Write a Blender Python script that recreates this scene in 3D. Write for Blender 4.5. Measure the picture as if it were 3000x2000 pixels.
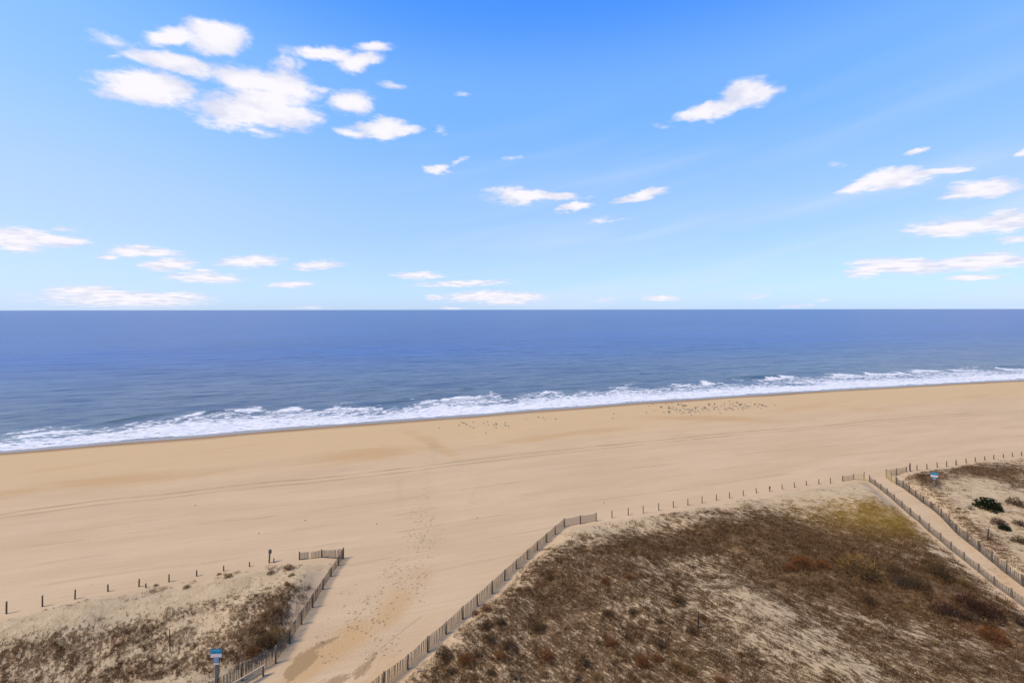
import bpy, bmesh, math, random
import numpy as np
from mathutils import Vector, Matrix, Euler
rng = np.random.default_rng(7); random.seed(7)
S = bpy.context.scene; C = S.collection
for o in list(bpy.data.objects): bpy.data.objects.remove(o)

# ------------------------------------------------------------------ camera, light, exposure
F, H = 1310.0, 30.0                      # focal length in photo pixels, eye height above the beach (m)
cam = bpy.data.objects.new('camera', bpy.data.cameras.new('camera')); C.objects.link(cam)
cam.data.sensor_width = 36; cam.data.lens = 36*F/3000
cam.data.shift_y = -93.3/3000
cam.data.clip_start = 0.5; cam.data.clip_end = 200000
cam.matrix_world = Matrix.Translation((0,0,H)) @ Matrix.Rotation(math.pi/2,4,'X') @ Matrix.Rotation(-0.0015,4,'Z')
S.camera = cam
SUN_EL, SUN_AZ = math.radians(53), math.radians(-112)      # azimuth clockwise from +Y: left and a little behind the camera
sun = bpy.data.objects.new('sun', bpy.data.lights.new('sun','SUN')); C.objects.link(sun)
sun.data.energy = 4.4; sun.data.angle = math.radians(16); sun.data.color = (1,0.88,0.72)
sd_ = Vector((math.sin(SUN_AZ)*math.cos(SUN_EL), math.cos(SUN_AZ)*math.cos(SUN_EL), math.sin(SUN_EL)))
sun.rotation_euler = sd_.to_track_quat('Z','Y').to_euler()
S.view_settings.view_transform = 'Standard'; S.view_settings.look = 'None'
S.view_settings.gamma = 1; S.view_settings.use_curve_mapping = False
S.view_settings.exposure = 0.28

class NT:
    """small helper to write node trees"""
    def __init__(s, nt): s.nt = nt; nt.nodes.clear()
    def n(s, t, **kw):
        nd = s.nt.nodes.new(t)
        for k,v in kw.items(): setattr(nd,k,v)
        return nd
    def put(s, sock, v):
        if v is None: return
        if isinstance(v, bpy.types.NodeSocket): s.nt.links.new(v, sock)
        else:
            if isinstance(v,(tuple,list)) and len(v)==3 and getattr(sock,'type','')=='RGBA': v = (*v,1)
            sock.default_value = v
    def m(s, op, a, b=None, c=None, clamp=False):
        nd = s.n('ShaderNodeMath', operation=op, use_clamp=clamp)
        for i,v in enumerate((a,b,c)): s.put(nd.inputs[i], v)
        return nd.outputs[0]
    def v(s, op, a, b=None, out=0):
        nd = s.n('ShaderNodeVectorMath', operation=op)
        s.put(nd.inputs[0], a); s.put(nd.inputs[1], b)
        return nd.outputs[out]
    def scale(s, a, f):
        nd = s.n('ShaderNodeVectorMath', operation='SCALE'); s.put(nd.inputs[0],a); s.put(nd.inputs[3],f); return nd.outputs[0]
    def mix(s, f, a, b, mode='MIX'):
        nd = s.n('ShaderNodeMix', data_type='RGBA', blend_type=mode); s.put(nd.inputs[0],f); s.put(nd.inputs[6],a); s.put(nd.inputs[7],b)
        return nd.outputs[2]
    def ss(s, x, lo, hi, a=0.0, b=1.0):
        nd = s.n('ShaderNodeMapRange', interpolation_type='SMOOTHSTEP')
        s.put(nd.inputs[0],x)
        for i,v in zip((1,2,3,4),(lo,hi,a,b)): s.put(nd.inputs[i],v)
        return nd.outputs[0]
    def noise(s, vec, scale=1, detail=4, rough=.55, dist=0, col=False, dims='3D'):
        nd = s.n('ShaderNodeTexNoise', noise_dimensions=dims); s.put(nd.inputs['Vector'],vec)
        nd.inputs['Scale'].default_value=scale; nd.inputs['Detail'].default_value=detail
        nd.inputs['Roughness'].default_value=rough; nd.inputs['Distortion'].default_value=dist
        return nd.outputs[1 if col else 0]
    def vor(s, vec, scale=1, feature='F1', rnd=1, out=0):
        nd = s.n('ShaderNodeTexVoronoi', feature=feature); s.put(nd.inputs['Vector'],vec)
        nd.inputs['Scale'].default_value=scale; nd.inputs['Randomness'].default_value=rnd
        return nd.outputs[out]
    def attr(s, name, out='Fac'): return s.n('ShaderNodeAttribute', attribute_name=name).outputs[out]
    def rotmap(s, vec, rot=0, scale=(1,1,1), loc=(0,0,0)):
        nd = s.n('ShaderNodeMapping', vector_type='TEXTURE'); s.put(nd.inputs[0],vec)
        nd.inputs['Location'].default_value=loc; nd.inputs['Rotation'].default_value=(0,0,rot); nd.inputs['Scale'].default_value=scale
        return nd.outputs[0]
    def bump(s, h, dist, strength=1, normal=None):
        nd = s.n('ShaderNodeBump'); s.put(nd.inputs['Height'],h); nd.inputs['Distance'].default_value=dist
        nd.inputs['Strength'].default_value=strength
        if normal is not None: s.put(nd.inputs['Normal'],normal)
        return nd.outputs[0]
    def pos(s): return s.n('ShaderNodeNewGeometry').outputs['Position']
    def out(s, col, rough=.8, normal=None, spec=.3, ior=None, metal=0):
        p = s.n('ShaderNodeBsdfPrincipled'); s.put(p.inputs['Base Color'],col); s.put(p.inputs['Roughness'],rough)
        s.put(p.inputs['Specular IOR Level'],spec); s.put(p.inputs['Metallic'],metal)
        if ior: p.inputs['IOR'].default_value=ior
        if normal is not None: s.put(p.inputs['Normal'],normal)
        o = s.n('ShaderNodeOutputMaterial'); s.nt.links.new(p.outputs[0],o.inputs[0]); return p
def mat(name):
    m = bpy.data.materials.new(name); m.use_nodes=True; return m, NT(m.node_tree)

# ------------------------------------------------------------------ world: Nishita sky with cumulus puffs and thin cirrus
W = bpy.data.worlds.new('World'); S.world = W; W.use_nodes = True
w = NT(W.node_tree)
sky = w.n('ShaderNodeTexSky', sky_type='NISHITA'); sky.sun_disc=False
sky.sun_elevation=SUN_EL; sky.sun_rotation=SUN_AZ; sky.altitude=30; sky.air_density=1.0; sky.dust_density=0.6; sky.ozone_density=3.0
D = w.n('ShaderNodeTexCoord').outputs['Generated']
D = w.v('NORMALIZE', D)
sx = w.n('ShaderNodeSeparateXYZ'); w.put(sx.inputs[0], D); dx,dy,dz = sx.outputs
az = w.m('ARCTAN2', dx, dy); el = w.m('ARCSINE', dz)
# grade of the Nishita colour: deeper blue aloft
rp_ = w.n('ShaderNodeValToRGB'); w.put(rp_.inputs[0], w.m('DIVIDE', el, 0.8)); rp_.color_ramp.interpolation='EASE'
for k,(p_,c_) in enumerate(((0,(.74,1.0,1.62)),(.2,(.95,1.0,1.2)),(.54,(.95,1.5,1.85)),(.75,(.65,1.42,2.25)))):
    e_ = rp_.color_ramp.elements[k] if k<2 else rp_.color_ramp.elements.new(p_)
    e_.position=p_; e_.color=(*[q_/2.5 for q_ in c_],1)
skyc = w.v('MULTIPLY', sky.outputs[0], w.scale(rp_.outputs[0], 2.5))
gp_ = w.n('ShaderNodeValToRGB'); w.put(gp_.inputs[0], w.m('DIVIDE', el, 0.8)); gp_.color_ramp.interpolation='EASE'
for k,(p_,c_) in enumerate(((0,(3.7,4.8,6.3)),(.2,(2.75,4.35,6.5)),(.54,(1.35,3.0,6.7)),(.78,(.40,1.75,6.2)))):
    e_ = gp_.color_ramp.elements[k] if k<2 else gp_.color_ramp.elements.new(p_)
    e_.position=p_; e_.color=(*[q_/7 for q_ in c_],1)
skyc = w.mix(.62, skyc, w.scale(gp_.outputs[0], 7.0))
lowz = w.m('ADD', w.m('MAXIMUM', dz, 0.0), 0.10)
cm = w.n('ShaderNodeCombineXYZ'); w.put(cm.inputs[0], w.m('DIVIDE',dx,lowz)); w.put(cm.inputs[1], w.m('DIVIDE',dy,lowz))
plane = cm.outputs[0]
ce = w.n('ShaderNodeCombineXYZ'); w.put(ce.inputs[0],az); w.put(ce.inputs[1],el); ae = ce.outputs[0]
n1 = w.noise(plane, 3.0, 5, .6, col=True)
n2 = w.noise(plane, 9.0, 5, .6, col=True)
wob = w.v('ADD', w.v('MULTIPLY', w.v('SUBTRACT', n1, (.5,.5,.5)), (.055,.038,0)), w.v('MULTIPLY', w.v('SUBTRACT', n2, (.5,.5,.5)), (.03,.022,0)))
elf = w.ss(el, 0.0, 0.35, 0.28, 1.0)           # puffs near the horizon are far off: their billows look smaller
aew = w.v('ADD', ae, w.scale(wob, elf))
# centre x, y, half width, half height, tilt, weight (read off the photograph at 2352 px width, turned into azimuth and elevation)
CL = [(248,88,52,16,-12,.62),(395,80,80,22,8,1),(492,84,76,40,0,1.1),(390,138,120,22,-12,1),(345,206,118,42,-8,1.15),
(550,178,85,36,-10,1.0),(640,200,95,42,-5,1.0),(560,258,122,40,4,1.05),(650,268,85,34,-5,1.0),(585,300,70,12,-6,.75),(655,150,36,16,0,.55),(720,205,45,10,0,.55),(450,165,60,16,-15,.8),(610,235,90,40,0,1.0),
(738,124,80,20,-4,1),(822,138,58,22,8,1.05),(858,106,44,14,2,1),(804,234,54,32,5,1.1),(875,296,66,27,0,1.1),(925,302,48,11,0,.9),(815,305,40,10,0,.8),(360,95,34,10,0,.7),(520,140,30,12,0,.55),(700,190,34,14,0,.7),(735,203,34,8,5,.6),(690,150,20,14,0,.55),(500,225,26,16,0,.55),(840,222,36,6,0,.45),(735,246,16,6,0,.4),(668,145,14,10,0,.5),(285,100,22,10,30,.5),(245,120,24,6,10,.35),(895,191,32,6,-8,.5),(1063,218,16,6,0,.55),(1012,296,20,11,-5,.45),
(1005,387,44,8,3,.85),(1055,371,28,7,28,.6),(1195,450,84,20,0,1.1),(1275,452,60,10,0,.85),(1317,477,48,9,10,.9),(1468,452,60,11,12,1),(1372,509,32,8,12,.6),(1415,506,30,6,5,.6),(1350,452,26,6,5,.4),(1180,362,18,5,0,.4),
(1722,216,74,34,12,1.15),(1650,248,88,22,12,1.1),(1600,258,60,12,12,.8),(1522,290,28,9,5,.6),(1920,380,20,7,0,.45),
(2050,414,86,26,6,1.15),(1975,432,64,12,16,1),(2155,394,80,9,5,.85),(2111,346,38,5,15,.8),(2252,436,98,22,6,1.1),
(2190,524,118,20,3,1.1),(2310,508,72,26,8,1.1),(2330,550,50,9,4,1),(2070,612,140,17,-2,1.1),(2250,604,140,20,3,1.15),(2000,618,64,18,10,1.1),(2240,640,74,8,4,1),
(40,547,90,26,0,1.1),(115,550,98,14,-4,1),(45,568,60,10,-8,.8),(150,524,38,4,0,.5),(305,575,56,13,0,1),(360,579,66,8,0,.9),(252,588,30,6,0,.9),(386,607,66,16,0,1),(474,638,90,13,-3,1),(470,621,26,7,0,.8),
(576,600,76,15,2,1),(730,608,64,10,5,.9),(670,653,58,8,2,1),(185,667,86,11,0,1),(300,686,190,19,-1,.95),(240,674,90,12,0,.9),(400,680,90,10,0,.9),
(963,632,60,9,0,1),(1060,651,116,8,2,.85),(1115,680,110,13,2,1),(1000,683,22,7,0,.8),(1195,682,64,10,0,.95),(1160,692,70,8,0,.9),(1518,686,46,7,0,.95),(1385,689,28,6,0,.55),(1737,683,38,6,0,.65),(1820,705,56,4,4,.65),(710,706,46,5,0,.6),(1040,708,32,3,0,.8),(1890,690,22,4,0,.55),(2350,353,22,11,0,.95)]
def ray(x,y): u=(x-1500)/F; v=(907-y)/F; return math.atan(u), math.atan(v/math.sqrt(1+u*u))
sxa = w.n('ShaderNodeSeparateXYZ'); w.put(sxa.inputs[0],aew); aex,aey,_z = sxa.outputs
acc = None
K = 3000/2352
for (cx,cy,rx,ry,rot,wt) in CL:
    a = math.radians(rot)
    c0 = ray(cx*K,cy*K); e1 = ray((cx+rx*math.cos(a))*K,(cy-rx*math.sin(a))*K); e2 = ray((cx-ry*math.sin(a))*K,(cy-ry*math.cos(a))*K)
    v1 = (e1[0]-c0[0],e1[1]-c0[1]); v2=(e2[0]-c0[0],e2[1]-c0[1])
    ra = math.atan2(v1[1],v1[0]); l1=math.hypot(*v1); l2=abs(-math.sin(ra)*v2[0]+math.cos(ra)*v2[1])
    cz = w.n('ShaderNodeCombineXYZ'); w.put(cz.inputs[0],aex); w.put(cz.inputs[1],aey)
    if acc is not None: w.put(cz.inputs[2],acc)          # keeps the evaluation in sequence; divided away below
    loc = w.rotmap(cz.outputs[0], ra, (l1*1.20,l2*1.22,1e6), (c0[0],c0[1],0))
    L = w.v('LENGTH', loc, out=1)
    val = w.m('MULTIPLY_ADD', L, -wt, wt)
    if wt < .8: val = w.m('MULTIPLY', val, 0.62)
    acc = val if acc is None else w.m('MAXIMUM', acc, val)
n3 = w.noise(plane, 7.0, 6, .62)
n4 = w.noise(plane, 26.0, 4, .65)
ero = w.m('ADD', w.m('MULTIPLY_ADD', n3, 1.25, -0.60), w.m('MULTIPLY_ADD', n4, 0.55, -0.275))
# puffs outside the view: thin cover of the same kind of cloud
back = w.m('MULTIPLY', w.ss(w.m('ABSOLUTE', az), 1.0, 1.5), w.ss(w.noise(plane, .8, 3), .56, .75, 0, 1.2))
acc = w.m('MAXIMUM', acc, w.m('SUBTRACT', back, 0.4))
dens = w.m('ADD', acc, w.m('MULTIPLY', ero, w.ss(acc, -.25, .05)))
cl = w.ss(dens, -0.02, 0.60)
cl = w.m('MULTIPLY', cl, w.ss(dz, -0.002, 0.004))
# thin cirrus fan and milky veil on the left
cv = w.n('ShaderNodeCombineXYZ'); w.put(cv.inputs[0], w.m('MULTIPLY',az,1.0)); w.put(cv.inputs[1], w.m('MULTIPLY', w.m('SUBTRACT', el, w.m('MULTIPLY', w.m('ADD',az,.2), .17)), 9.0))
cir = w.ss(w.noise(cv.outputs[0], 1.5, 3, .5, .2), .40, .75)
cir = w.m('MULTIPLY', cir, w.m('MULTIPLY', w.ss(el, .52, .12), w.ss(az, -.35, .35, .12, .46)))
veil = w.m('MULTIPLY', w.ss(az, -.15, -1.0), w.ss(el, .6, .1, .06, .26))
cir = w.m('MAXIMUM', cir, veil)
shade = w.ss(w.m('ADD', w.noise(plane, 5.0, 3), w.m('MULTIPLY', dens, .25)), .42, .78)
CLB = 6.2
ccol = w.mix(shade, (0.72*CLB,0.76*CLB,0.93*CLB), (1.0*CLB,0.97*CLB,1.03*CLB))
skyc = w.mix(cir, skyc, (4.7,5.2,6.4))
skyc = w.mix(cl, skyc, ccol)
bg = w.n('ShaderNodeBackground'); w.put(bg.inputs[0], skyc); bg.inputs[1].default_value = 0.13
wo = w.n('ShaderNodeOutputWorld'); w.nt.links.new(bg.outputs[0], wo.inputs[0])
W.cycles.sampling_method='MANUAL'; W.cycles.sample_map_resolution=512

# ------------------------------------------------------------------ numeric helpers
def hsh(ix,iy,seed):
    h = (ix.astype(np.int64)*374761393 + iy.astype(np.int64)*668265263 + seed*1442695041) & 0xffffffff
    h = ((h ^ (h>>13))*1274126177) & 0xffffffff
    return ((h ^ (h>>16)) & 0xffffff)/float(0xffffff)
def vnoise(x,y,seed=0):
    x=np.asarray(x,float); y=np.asarray(y,float)
    ix=np.floor(x); iy=np.floor(y); fx=x-ix; fy=y-iy; ix=ix.astype(np.int64); iy=iy.astype(np.int64)
    fx=fx*fx*(3-2*fx); fy=fy*fy*(3-2*fy)
    a=hsh(ix,iy,seed); b=hsh(ix+1,iy,seed); c=hsh(ix,iy+1,seed); d=hsh(ix+1,iy+1,seed)
    return (a*(1-fx)+b*fx)*(1-fy)+(c*(1-fx)+d*fx)*fy
def fbm(x,y,o=4,seed=0):
    r=0;a=.5;t=0
    for i in range(o): r=r+a*vnoise(x*2**i+i*17.3,y*2**i-i*9.1,seed+i); t+=a; a*=.5
    return r/t
def sst(x,lo,hi): t=np.clip((x-lo)/(hi-lo),0,1); return t*t*(3-2*t)
def hz(px): return 909.0-4.5*px/3000
def un(px,py,z=0.0):
    k=(H-z)/(py-hz(px)); return ((px-1500)*k, F*k)
def unp(pts,z=0.0): return np.array([un(a,b,z) for a,b in pts])
def topx(x,y,z=0.0):
    y=np.maximum(y,1.0)
    px=1500+F*x/y; return px, hz(px)+(H-z)*F/y
SEA=-1.45
swash=[(0,1328.5),(255,1307),(502,1288),(850,1259),(1000,1248),(1223,1231),(1402,1219),(1538,1207),(1750,1191),(1900,1180),(2134,1164),(2414,1146),(2602,1136),(2835,1122.5),(3000,1114.6)]
foamt=[(0,1284),(110,1274),(170,1267),(340,1248),(510,1224),(655,1203),(808,1202),(900,1198),(1112,1196),(1206,1186),(1325,1168),(1453,1159),(1623,1149),(1793,1134),(1900,1134),(2087,1123),(2227,1115),(2368,1102),(2602,1098),(2695,1089),(2835,1084),(3000,1082)]
track=[(0,1509),(60,1498.6),(310,1465),(489,1448),(663,1427),(816,1411),(900,1405),(1045,1389),(1198,1372),(1342,1353),(1538,1330),(1750,1308),(1900,1294),(2134,1269),(2209,1263),(2414,1248),(2602,1229),(2789,1214),(3000,1202)]
def ext(P):
    d0=(P[5]-P[0]); d1=(P[-1]-P[-6])
    s=0.31
    L=[P[0]-np.array([40,40*s])*k for k in (300,30,5,1)]; R=[P[-1]+np.array([40,40*s])*k for k in (1,5,30,300)]
    Q=np.vstack(L+[P]+R); return Q[np.argsort(Q[:,0])]
SW=ext(unp(swash,-1.25)); FT=ext(unp(foamt,SEA)); TR=ext(unp(track,-.1))
def shoreY(x): return np.interp(x,SW[:,0],SW[:,1])
def foamY(x): return np.interp(x,FT[:,0],FT[:,1])
def trackY(x): return np.interp(x,TR[:,0],TR[:,1])
CS=0.955                                   # cosine of the shore's angle
def inpoly(x,y,P):
    x=np.asarray(x,float); y=np.asarray(y,float); c=np.zeros(x.shape,bool); n=len(P)
    for i in range(n):
        x0,y0=P[i]; x1,y1=P[(i+1)%n]
        if y0==y1: continue
        t=((y0>y)!=(y1>y)) & (x < (x1-x0)*(y-y0)/(y1-y0)+x0)
        c^=t
    return c
def pdist(x,y,P,close=True):
    x=np.asarray(x,float); y=np.asarray(y,float); d=np.full(x.shape,1e9); n=len(P)
    for i in range(n if close else n-1):
        x0,y0=P[i]; x1,y1=P[(i+1)%n]; ex,ey=x1-x0,y1-y0; L=ex*ex+ey*ey+1e-9
        t=np.clip(((x-x0)*ex+(y-y0)*ey)/L,0,1); d=np.minimum(d,np.hypot(x-x0-t*ex,y-y0-t*ey))
    return d
def sdf(x,y,P): d=pdist(x,y,P); return np.where(inpoly(x,y,P),d,-d)
LD=unp([(-700,1960),(-250,1868),(0,1812),(125,1780),(220,1757),(310,1738),(420,1721),(500,1705),(575,1690),(650,1675),(720,1662),(800,1650),(878,1642),(941,1634),(1003,1633),(991,1656),(969,1688),(945,1726),(914,1779),(882,1828),(847,1883),(806,1942),(700,2020),(560,2160),(300,2600),(-2500,2600)])
CD=unp([(1000,2160),(1118,2030),(1193,1963),(1252,1913),(1306,1860),(1356,1815),(1398,1776),(1441,1740),(1478,1702),(1512,1668),(1545,1640),(1574,1613),(1602,1590),(1627,1567),(1654,1546),(1700,1537),(1790,1520),(1950,1500),(2100,1470),(2300,1440),(2467,1410),(2531,1406),(2548,1412),(2580,1438),(2620,1470),(2667,1514),(2721,1558),(2787,1613),(2867,1677),(2963,1752),(3100,1860),(3500,2200),(3700,2600),(900,2600)])
RD=unp([(2632,1398),(2655,1385),(2760,1372),(2800,1362),(2880,1350),(3000,1336),(3300,1300),(3900,1230),(4400,1240),(4400,2300),(3500,2100),(3000,1712),(2938,1662),(2887,1622),(2823,1576),(2772,1526),(2727,1486),(2681,1453),(2645,1434),(2626,1417)])
DUNES=(LD,CD,RD)
def masks(x,y):
    return [sst(sdf(x,y,P),0.0,3.2) for P in DUNES]
def ground(x,y,M=None):
    x=np.asarray(x,float); y=np.asarray(y,float)
    t=(y-shoreY(x))*CS
    z=-1.25*sst(t,-34,2)-0.05*np.clip(t,0,60) + 0.05*(fbm(x/14,y/14,2,3)-.5)*sst(-t,-2,10)
    z=z+0.05*(fbm(x/3,y/3,2,9)-.5)*sst(-t,10,30)
    if M is None: M=masks(x,y)
    hum=fbm(x/4.5,y/4.5,3,21)
    hh=np.zeros_like(z)
    for m,h in zip(M,(.85,1.0,1.0)): hh=hh+m*(h*(.35+.65*sst(fbm(x/11,y/11,2,31),.3,.7))+.45*(hum-.4))
    return z+hh
def at(px,py):
    """point of the ground seen at a photo pixel"""
    z=0.0
    for i in range(8):
        x,y=un(px,py,z); z2=float(ground(np.array([x]),np.array([y]))[0]); z=.5*z+.5*z2
    return Vector((x,y,z))
def gz(x,y): return float(ground(np.array([x]),np.array([y]))[0])

def gridmesh(name,X,Y,Z,attrs,m,kind='structure'):
    nr,nc=X.shape; me=bpy.data.meshes.new(name)
    co=np.stack([X,Y,Z],-1).reshape(-1,3).astype(np.float32)
    i=np.arange(nr-1)[:,None]*nc+np.arange(nc-1)[None,:]
    q=np.stack([i,i+1,i+nc+1,i+nc],-1).reshape(-1,4).astype(np.int32)
    me.vertices.add(len(co)); me.vertices.foreach_set('co',co.ravel())
    me.loops.add(q.size); me.loops.foreach_set('vertex_index',q.ravel())
    me.polygons.add(len(q)); me.polygons.foreach_set('loop_start',np.arange(0,q.size,4,dtype=np.int32))
    me.update(calc_edges=True); me.polygons.foreach_set('use_smooth',np.ones(len(q),bool))
    for k,v in attrs.items():
        a=me.attributes.new(k,'FLOAT','POINT'); a.data.foreach_set('value',v.ravel().astype(np.float32))
    me.materials.append(m); o=bpy.data.objects.new(name,me); C.objects.link(o)
    if kind: o['kind']=kind
    return o
def trimesh(name,co,tri,m,col=None,parent=None):
    me=bpy.data.meshes.new(name); co=co.astype(np.float32); tri=tri.astype(np.int32)
    me.vertices.add(len(co)); me.vertices.foreach_set('co',co.ravel())
    me.loops.add(tri.size); me.loops.foreach_set('vertex_index',tri.ravel())
    me.polygons.add(len(tri)); me.polygons.foreach_set('loop_start',np.arange(0,tri.size,3,dtype=np.int32))
    me.update(calc_edges=True)
    if col is not None:
        a=me.attributes.new('tint','FLOAT_COLOR','POINT'); a.data.foreach_set('color',np.hstack([col,np.ones((len(col),1))]).astype(np.float32).ravel())
    me.materials.append(m); o=bpy.data.objects.new(name,me); C.objects.link(o)
    if parent: o.parent=parent
    return o

# ------------------------------------------------------------------ ground
SR=math.radians(17)
def veg(px,py):
    """how thickly the dunes are overgrown at a photo position (0..1), and how yellow"""
    def e(cx,cy,rx,ry,rot=0):
        a=math.radians(rot); u=(px-cx); v=-(py-cy)
        return np.exp(-(((u*math.cos(a)+v*math.sin(a))/rx)**2+((-u*math.sin(a)+v*math.cos(a))/ry)**2))
    d=0.10+0*px
    lo=lambda a,b: np.maximum(a,b)
    # central dune
    d=np.where((px>1000)&(py>1440),0.66,d)
    d=d-.20*e(2050,1530,70,20,12)-.12*e(1880,1560,100,30,20)
    d=d-.36*e(2350,1930,260,85,-22)-.22*e(2210,1790,110,45,-35)-.20*e(2040,1665,200,45,5)-.16*e(1870,1800,200,50,10)+.22*e(1230,1950,90,110,30)
    d=d+.4*e(2500,1720,330,75,-12)+.25*e(2000,1610,200,34,8)+.22*e(2350,1590,260,40,0)+.15*e(1650,1780,240,110,20)
    d=d-.28*e(2735,1600,60,22,-35)-.22*e(2600,1850,220,25,-18)
    d=d-.3*e(2560,1440,80,22,0)+.3*e(2600,1520,170,42,-15)
    ye=np.interp(px,[1000,1639,1778,1918,2092,2336,2545,2640,2800],[1590,1590,1549,1507,1486,1470,1462,1480,1560])
    cen=(px>1000)&(py>1440)
    d=np.where(cen&(px>1560),np.clip(d,.45,1)*sst(py-ye,-14,30)*(.55+.45*sst(py-ye,10,90))+.09,d)
    d=d-.06*e(2400,1950,300,70,-22)-.16*e(2210,1790,110,45,-35)
    # left dune
    left=(px<1010)
    dl=0.14+.0*px+.42*e(30,1960,420,60,12)+.40*e(640,1905,360,50,10)+.30*e(830,1780,110,40,20)+.30*e(380,1850,420,45,14)+.42*e(760,1880,110,80,30)+.4*e(820,1820,50,70,-30)
    dl=dl+.38*e(560,1706,200,12,13)+.40*e(800,1668,60,14,0)+.45*e(250,1750,140,7,14)-.08*e(350,1810,260,30,12)+.4*e(500,1985,600,40,5)
    d=np.where(left,dl,d)
    # right dune
    t=(px>2640)&((px-2620)*.80+1405>py)
    dr=0.20+.65*e(2860,1392,190,24,6)+.5*e(2720,1425,60,16,-20)+.5*e(2980,1425,140,28,-15)+.60*e(2800,1530,150,24,-40)+.60*e(2920,1625,140,28,-40)+.3*e(2900,1350,150,8,10)+.15*e(2950,1560,80,60,0)
    d=np.where(t,dr,d)
    yel=np.clip(1.2*e(2570,1518,240,50,-8)+.55*e(2420,1478,120,16,4),0,1)*(1-t)
    return np.clip(d,0,1),yel
def blob(px,py,L):
    r=0*px
    for cx,cy,rx,ry,rot,wt in L:
        a=math.radians(rot); u=(px-cx); v=-(py-cy)
        r=np.maximum(r,wt*np.exp(-(((u*math.cos(a)+v*math.sin(a))/rx)**2+((-u*math.sin(a)+v*math.cos(a))/ry)**2)))
    return r
ys=[18.0]
while ys[-1]<60: ys.append(ys[-1]+.28)
while ys[-1]<300: ys.append(ys[-1]+.28+(ys[-1]-60)*.010)
while ys[-1]<6000: ys.append(ys[-1]*1.12)
ys=np.array([-400,-200,-80,-20,5,12.]+ys)
xs=list(np.arange(-60,95,.33))
a=95.; st=.4
while a<8000: a+=st; xs.append(a); st*=1.012 if a<260 else 1.15
a=-60.; st=.4
while a>-8000: a-=st; xs.insert(0,a); st*=1.012 if a>-180 else 1.15
X,Y=np.meshgrid(np.array(xs),ys)
M=masks(X,Y); Z=ground(X,Y,M)
T=(Y-shoreY(X))*CS
PX,PY=topx(X,Y)
inview=(Y>20)
vg,yl=veg(PX,PY); dm=np.clip(M[0]+M[1]+M[2],0,1)
Z=Z+.18*(fbm(X/.9,Y/.9,2,77)-.5)*vg*dm*inview
gold=blob(PX,PY,[(350,1405,330,22,5,1),(620,1385,160,16,8,.7),(60,1440,160,16,8,.9),(1070,1330,230,26,6,1),(1270,1300,120,24,-30,.8),(1600,1280,300,14,8,.8),(1750,1262,160,14,5,.8),(2080,1224,260,12,-2,1),(2350,1190,160,14,8,.7),(2560,1200,150,14,-4,.6),(2850,1160,140,10,4,.6),(200,1360,260,10,8,.6),(700,1300,300,8,7,.5)])
gold=np.where(T<-1,gold,0)
och=blob(PX,PY,[(1150,1780,110,50,45,.9),(1010,1880,130,45,38,1.1),(900,1950,110,45,40,1.2),(1230,1690,70,50,45,.5),(1130,1980,120,80,40,.75),(1240,1860,60,90,-40,.4),(1330,1720,60,120,-40,.15),(2760,1530,60,16,-42,.5),(2850,1610,60,20,-42,.6),(2950,1700,90,26,-42,.7)])
damp=blob(PX,PY,[(890,1935,62,26,42,1.1),(855,1968,36,22,50,1.1),(955,1880,55,8,22,.9),(1060,1960,55,20,45,.8),(990,1990,60,18,20,.8),(1095,1915,16,14,0,.7),(930,2010,60,20,20,.6)])
damp[(T>-20)]=0
foot=blob(PX,PY,[(1268,1320,16,50,5,.9),(1250,1420,30,90,2,.55),(1240,1560,60,100,0,.8),(1180,1700,80,80,20,.95),(1080,1800,90,70,40,1),(960,1880,80,80,40,.6),(1120,1900,110,60,40,.6),(1380,1450,12,60,-25,.5),(1165,1450,12,60,3,.5),(1020,1720,80,60,30,.35),(2700,1480,40,30,-40,.6),(2800,1560,50,25,-40,.7),(2920,1680,80,30,-40,.8),(2600,1420,30,12,0,.4)])
rp=unp([(1095,1915),(1216,1818),(1400,1690),(1600,1545)]); 
rd=(Y-np.interp(X,rp[:,0],rp[:,1]))*.55; rd[(X<rp[0,0])|(X>rp[1,0]+.8)]=50

mg,g=mat('sand')
P=g.pos(); sh=g.rotmap(P,SR,(1,1,1))
t_=g.attr('shore'); du=g.attr('dune'); vgn=g.attr('veg'); yel=g.attr('yellow')
big=g.noise(g.rotmap(P,SR,(26,5,1)),1,4,.55)
str_=g.noise(g.rotmap(P,SR,(9,.35,1)),1,4,.6)
fine=g.noise(P,6,5,.7)
col=g.mix(g.ss(big,.3,.7),(0.400,0.275,0.150),(0.445,0.310,0.176))
seaward=g.ss(g.m('ADD',t_,g.m('MULTIPLY_ADD',big,14,-7)),-44,-18)
col=g.mix(seaward,col,(0.440,0.293,0.142))
gf=g.ss(g.m('ADD',g.attr('gold'),g.m('MULTIPLY_ADD',g.noise(g.rotmap(P,SR+.05,(9,2.2,1)),1,4,.6),.9,-.5)),.2,1.0)
col=g.mix(g.m('MULTIPLY',gf,.95),col,(0.385,0.238,0.103))
col=g.mix(g.m('MULTIPLY',g.ss(str_,.60,.40),.20),col,(0.30,0.21,0.13))
col=g.mix(g.m('MULTIPLY',g.ss(g.noise(P,9,4,.7),.55,.35),.10),col,(0.22,0.15,0.085))
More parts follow.
